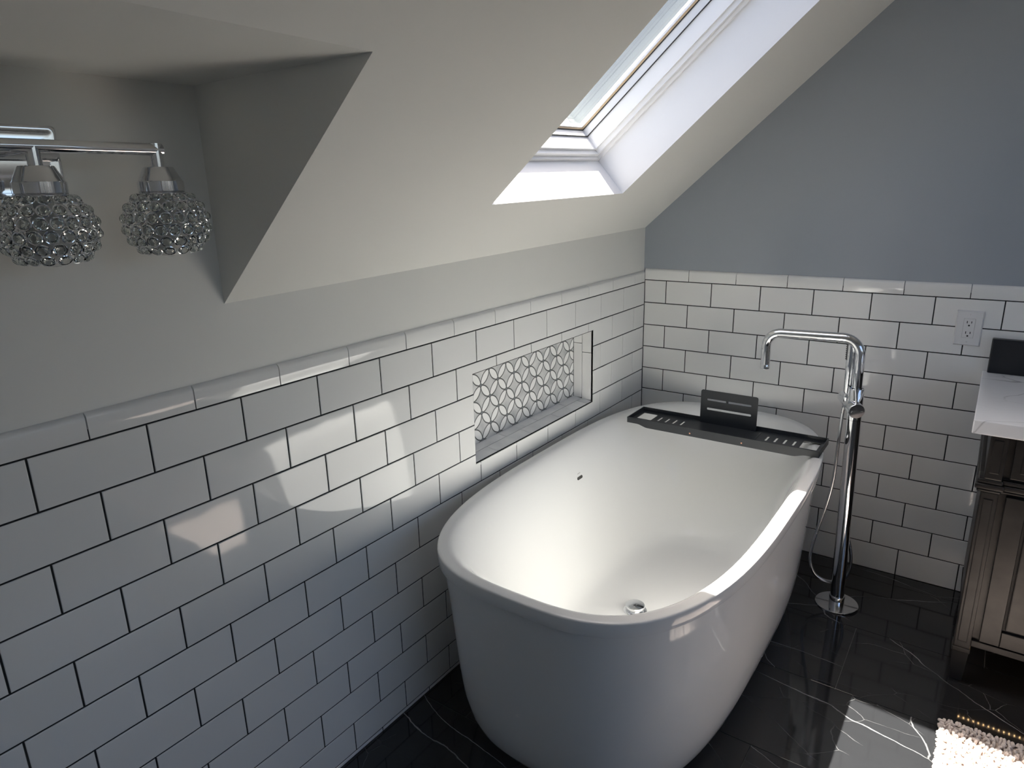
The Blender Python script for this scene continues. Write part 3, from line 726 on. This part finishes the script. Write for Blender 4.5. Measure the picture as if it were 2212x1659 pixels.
# ------------------------------------------------------------------ vanity
VX0, VX1, VY = 1.335, 2.235, -0.580       # side, far side, face plane
van = thing('vanity', 'dark brown wooden vanity cabinet with framed doors on square feet', 'vanity', ((VX0+VX1)/2, -0.29, 0))
Z0, Z1 = 0.142, 0.832
mb = MB(); mb.box(VX0+.012, VX1-.012, VY+.022, -0.004, Z0+.004, Z1); mb.build('carcass', 'vanity_wood', van)
def post(x0, x1):
    mb = MB(); mb.bbox(x0, x1, VY-.004, VY+.05, 0.128, 0.652, .004, 2); p = mb.build('corner_post', 'vanity_wood', van)
    # framed recess on the face: dark glazed groove and raised panel
    a, b_ = x0+.008, x1-.009
    mb = MB(); mb.box(a, b_, VY-.0043, VY+.003, 0.150, 0.632); mb.build('groove', 'glaze_dark', p)
    mb = MB(); mb.bbox(a+.0022, b_-.0022, VY-.0060, VY+.003, 0.1522, 0.6298, .0014, 2); mb.build('post_panel', 'vanity_wood', p)
    mb = MB(); mb.bbox(x0+.002, x1+.001, VY-.010, VY+.05, 0.692, Z1, .004, 2); q = mb.build('post_block', 'vanity_wood', van)
    mb = MB(); mb.bbox(x0+.012, x1-.009, VY-.0125, VY, 0.712, Z1-.02, .002, 2); mb.build('post_panel', 'vanity_wood', q)
    mb = MB(); mb.bbox(x0-.002, x1+.002, VY-.006, VY+.05, 0.112, 0.130, .004, 2); mb.build('foot_bead', 'vanity_wood', van)
    cxx = (x0+x1)/2
    for yb in (VY+.024, -0.035):
        f = MB(); hw0, hw1 = (x1-x0)/2, (x1-x0)/2-.006
        f.add([(cxx-hw1, yb-hw1, 0.006), (cxx+hw1, yb-hw1, 0.006), (cxx+hw1, yb+hw1, 0.006), (cxx-hw1, yb+hw1, 0.006), (cxx-hw0, yb-hw0, 0.114), (cxx+hw0, yb-hw0, 0.114), (cxx+hw0, yb+hw0, 0.114), (cxx-hw0, yb+hw0, 0.114)],
              [(0,3,2,1),(4,5,6,7),(0,1,5,4),(1,2,6,5),(2,3,7,6),(3,0,4,7)]); ft = f.build('foot', 'glaze_dark', van)
        mb = MB(); mb.lathe((cxx, yb, 0), [(0.011,0),(0.012,0.002),(0.012,0.006)], 20); mb.build('foot_glide', 'steel_hose', ft, 40)
post(VX0, VX0+.0445); post(VX1-.0445, VX1)
xa, xb = VX0+.0445, VX1-.0445
mb = MB(); mb.box(xa, xb, VY+.010, VY+.03, Z0+.02, Z1); face = mb.build('face_frame', 'vanity_wood', van)
mb = MB(); mb.bbox(xa, xb, VY-.003, VY+.03, Z0, 0.163, .002, 2); mb.build('bottom_rail', 'vanity_wood', van)
# moulding course between drawers and doors, breaking forward round the posts
mb = MB()
for zz0, zz1, pr in ((0.652, 0.662, .004), (0.662, 0.678, .010), (0.678, 0.692, .005)):
    mb.bbox(VX0-pr-.006, VX0+.0445+pr, VY-.006-pr, VY+.055, zz0, zz1, min(.0045,(zz1-zz0)*.45), 3)
    mb.bbox(VX1-.0445-pr, VX1+pr+.006, VY-.006-pr, VY+.055, zz0, zz1, min(.0045,(zz1-zz0)*.45), 3)
    mb.bbox(xa-.002, xb+.002, VY+.004-pr, VY+.03, zz0, zz1, min(.0045,(zz1-zz0)*.45), 3)
    mb.bbox(VX0-pr-.006, VX0+.01, VY+.05, -0.004, zz0, zz1, min(.0045,(zz1-zz0)*.45), 3)
mb.build('waist_moulding', 'vanity_wood', van, 40)
mb = MB(); mb.box(VX0+.002, VX0+.012, VY+.05, -.004, Z0, Z1); mb.build('side_panel', 'vanity_wood', van)
mb = MB(); mb.box(VX1-.012, VX1-.002, VY+.05, -.004, Z0, Z1); mb.build('side_panel', 'vanity_wood', van)
# doors
dw = (xb - xa - 0.034 - 0.008)/2
for k in range(2):
    d0 = xa + .018 + k*(dw+.006); d1 = d0 + dw; zb, zt_ = 0.1685, 0.646; st = .050
    mb = MB(); mb.bbox(d0, d0+st, VY-.006, VY+.012, zb, zt_, .0015, 1); mb.bbox(d1-st, d1, VY-.006, VY+.012, zb, zt_, .0015, 1)
    mb.bbox(d0+st+.0006, d1-st-.0006, VY-.0058, VY+.012, zb, zb+st, .0015, 1); mb.bbox(d0+st+.0006, d1-st-.0006, VY-.0058, VY+.012, zt_-st, zt_, .0015, 1)
    door = mb.build('door', 'vanity_wood', van)
    mb = MB(); mb.box(d0+st-.001, d1-st+.001, VY+.004, VY+.012, zb+st-.001, zt_-st+.001); mb.build('groove', 'glaze_dark', door)
    mb = MB(); mb.bbox(d0+st+.007, d1-st-.007, VY-.0035, VY+.010, zb+st+.007, zt_-st-.007, .003, 2); mb.build('door_panel', 'vanity_wood', door)
    mb = MB(); kx = d1-.025 if k == 0 else d0+.025; mb.lathe((kx, VY-.006, 0.52), [(0.006,0),(0.005,0.010),(0.012,0.016),(0.013,0.022),(0.008,0.026),(0,0.027)], 20, (0,-1,0)); mb.build('knob', 'steel_hose', door, 40)
# drawer fronts
for k in range(2):
    d0 = xa + .018 + k*(dw+.006); d1 = d0 + dw
    mb = MB(); mb.bbox(d0, d1, VY-.004, VY+.012, 0.702, Z1-.012, .002, 2); dwr = mb.build('drawer', 'vanity_wood', van)
    mb = MB(); mb.bbox(d0+.02, d1-.02, VY-.0065, VY, 0.722, Z1-.032, .002, 2); mb.build('drawer_panel', 'vanity_wood', dwr)
    mb = MB(); mb.lathe(((d0+d1)/2, VY-.006, 0.762), [(0.006,0),(0.005,0.010),(0.012,0.016),(0.013,0.022),(0.008,0.026),(0,0.027)], 20, (0,-1,0)); mb.build('knob', 'steel_hose', dwr, 40)
# led tape glued under the bottom rail
mb = MB(); mb.box(xa, xb, VY+.024, VY+.034, Z0-.0015, Z0); strip = mb.build('led_tape', 'outlet_plastic', van)
mb = MB(); x = xa + .004
while x < xb: mb.box(x, x+.0022, VY+.0279, VY+.0301, Z0-.0030, Z0-.0014); x += .0133
mb.box(xa-.010, xa-.007, VY+.062, VY+.065, Z0-.003, Z0-.0014)
mb.build('led', 'led_warm', strip)['kind'] = 'stuff'
mb = MB(); mb.bbox(1.2905, 2.28, -0.622, 0.0, 0.832, 0.872, .003, 2)
tag(mb.build('countertop', 'quartz', origin=(1.785, -.31, 0.832)), 'white veined stone countertop on the dark vanity', 'countertop')
mb = MB(); mb.bbox(1.304, 2.28, -0.028, 0.0, 0.872, 0.992, .004, 2)
tag(mb.build('backsplash', 'backsplash_black', origin=(1.79, -.014, 0.872)), 'low black backsplash block standing on the white countertop against tiles', 'backsplash')

# ------------------------------------------------------------------ rug
RX0, RX1, RY0, RY1 = 1.345, 2.45, -0.802, -1.42
rug = thing('bath_rug', 'cream chenille bath rug on the black floor in front of the vanity', 'rug', ((RX0+RX1)/2, (RY0+RY1)/2, 0))
mb = MB(); mb.bbox(RX0, RX1, RY1, RY0, 0.0, 0.007, .003, 2); mb.build('rug_backing', 'rug_base', rug)
pile = MB(); rnd = random.Random(3)
def noodle(base, d, ln, r):
    d = d.normalized(); up_ = Vector((0,0,1)) if abs(d.z) < .9 else Vector((1,0,0)); a = d.cross(up_).normalized(); b2 = d.cross(a); vs = []; fs = []
    for t, k in ((0, .75), (.35, 1.0), (.75, 1.0), (.95, .6)):
        c = base + d*ln*t
        for q in range(6):
            an = q*math.pi/3; vs.append(c + (a*math.cos(an) + b2*math.sin(an))*r*k)
    for i in range(3):
        for q in range(6): fs.append((i*6+q, i*6+(q+1) % 6, (i+1)*6+(q+1) % 6, (i+1)*6+q))
    vs.append(base + d*ln); fs += [(18+q, 18+(q+1) % 6, 24) for q in range(6)]
    pile.add(vs, fs)
sp = 0.0105; y = RY1 + .003
while y < RY0 - .002:
    x = RX0 + .003
    while x < RX1 - .002:
        bx = x + rnd.uniform(-.003, .003); by = y + rnd.uniform(-.003, .003)
        d = Vector((rnd.uniform(-.75, .75), rnd.uniform(-.75, .75), 0.75))
        noodle(Vector((bx, by, .006)), d, rnd.uniform(.012, .018), rnd.uniform(.0040, .0052)); x += sp
    y += sp
def edge(p0, p1, out):
    L = (p1-p0).length; k = 0.0
    while k < L:
        p = p0.lerp(p1, k/L); d = out + Vector((rnd.uniform(-.25,.25), rnd.uniform(-.25,.25), rnd.uniform(.0,.35)))
        noodle(p + Vector((0,0,.0075)), d, rnd.uniform(.013, .018), rnd.uniform(.0046, .0058)); k += .0095
V = Vector
edge(V((RX0,RY1,0)), V((RX0,RY0,0)), V((-1,0,0))); edge(V((RX1,RY1,0)), V((RX1,RY0,0)), V((1,0,0)))
edge(V((RX0,RY0,0)), V((RX1,RY0,0)), V((0,1,0))); edge(V((RX0,RY1,0)), V((RX1,RY1,0)), V((0,-1,0)))
po = pile.build('chenille_pile', 'rug_pile', rug, 60, fix=False); po['kind'] = 'stuff'

# ------------------------------------------------------------------ wall light
LX = 0.130
light = thing('vanity_light', 'chrome wall light with crystal-bead globe shades in the dormer recess', 'wall light', (PW, -2.39, 1.585))
LYS = (-2.2085, -2.389, -2.5695); LZ = 1.601
# pillow-shaped backplate with a rim
bp_ = MB()
py0, py1, pz0, pz1 = -2.474, -2.304, 1.528, 1.640
rings = []
for ins, x in ((0, PW), (0, 0.010), (0.002, 0.012), (0.006, 0.0125), (0.009, 0.0118), (0.020, 0.0124), (0.038, 0.0129), (0.052, 0.0131)):
    rings.append([(x, y, z) for y, z in rrect(py0+ins, py1-ins, pz0+ins, pz1-ins, max(.006-ins*.05, .002), 4)])
N = len(rings[0])
bp_.add(sum(rings, []), [(r_*N+k, r_*N+(k+1) % N, (r_+1)*N+(k+1) % N, (r_+1)*N+k) for r_ in range(len(rings)-1) for k in range(N)] + [tuple((len(rings)-1)*N+k for k in range(N))])
bp_.build('backplate', 'chrome', light, 30)
mb = MB(); mb.tube([(0.015, -2.389, LZ), (LX, -2.389, LZ)], 0.0095, 20); mb.build('arm', 'chrome', light, 40)
def tube_box(y0, y1):
    mb = MB(); mb.tube([(LX, y0, LZ), (LX, y1, LZ)], 0.0098, 24); return mb
tube_box(LYS[0]+.0098, LYS[2]-.0098).build('bar', 'chrome', light, 40)
RG = 0.0655
crystal_mesh = None
cm = MB()
prof_c = [(0.0, 0.0052), (0.0035, 0.0046), (0.0066, 0.0024), (0.0079, 0.0), (0.0066, -0.0024), (0.0035, -0.0046), (0.0, -0.0052)]
cm.lathe((0,0,0), prof_c, 10); crystal_mesh = cm.mesh('crystal_bead', 'crystal')
for ly in LYS:
    mb = MB(); mb.lathe((LX, ly, LZ), [(0.0098, 0.0 if ly == LYS[1] else 0.0098),(0.0098,-0.040)], 20); mb.build('stem', 'chrome', light, 40)
    mb = MB(); mb.lathe((LX, ly, LZ-.0275), [(0.0,0.0),(0.0225,0.0),(0.0235,-0.001),(0.0338,-0.0220),(0.0355,-0.0226),(0.0355,-0.038),(0.034,-0.0385),(0.032,-0.0385)], 40); cup = mb.build('shade_cup', 'chrome', light, 18)
    gc = Vector((LX, ly, LZ-.066-.0525))
    cage = MB(); beads = []
    lats = [48, 29, 10.5, -8, -26.5, -45]
    for ri, la in enumerate(lats):
        la_r = math.radians(la); rr = RG*math.cos(la_r); cnt = max(6, int(2*math.pi*rr/0.0196))
        for k in range(cnt):
            a = 2*math.pi*(k + .5*(ri % 2))/cnt + .13
            nrm_ = Vector((math.cos(la_r)*math.cos(a), math.cos(la_r)*math.sin(a), math.sin(la_r))); p = gc + nrm_*RG*V((1,1,.93)).x
            p.z = gc.z + nrm_.z*RG*.90
            q = V((0,0,1)).rotation_difference(nrm_)
            beads.append((p, q))
            vs = []; fs = []; RM, rm_ = 0.0091, 0.0011
            for s_ in range(14):
                t = 2*math.pi*s_/14
                for w_ in range(5):
                    b3 = 2*math.pi*w_/5; vs.append(p + q @ V(((RM + rm_*math.cos(b3))*math.cos(t), (RM + rm_*math.cos(b3))*math.sin(t), rm_*math.sin(b3))))
            for s_ in range(14):
                for w_ in range(5): fs.append((s_*5+w_, ((s_+1) % 14)*5+w_, ((s_+1) % 14)*5+(w_+1) % 5, s_*5+(w_+1) % 5))
            cage.add(vs, fs)
    # wire hoop joining the cage to the cup
    cage.lathe((gc.x, gc.y, gc.z+.0505), [(0.034,0.003),(0.036,0.0),(0.042,-0.001),(0.042,-0.002),(0.036,-0.003),(0.034,-0.001)], 40)
    shade = cage.build('shade', 'chrome', light, 60, fix=False)
    for p, q in beads:
        ob = link('crystal_bead', crystal_mesh, shade, p); ob.rotation_euler = q.to_euler()
    mb = MB(); mb.lathe((gc.x, gc.y, gc.z+.050), [(0.0125,0),(0.0135,-0.018),(0.022,-0.040),(0.0295,-0.062),(0.030,-0.075),(0.026,-0.091),(0.015,-0.1015),(0.0,-0.1045)], 32); mb.build('bulb', 'bulb_glass', light, 60)
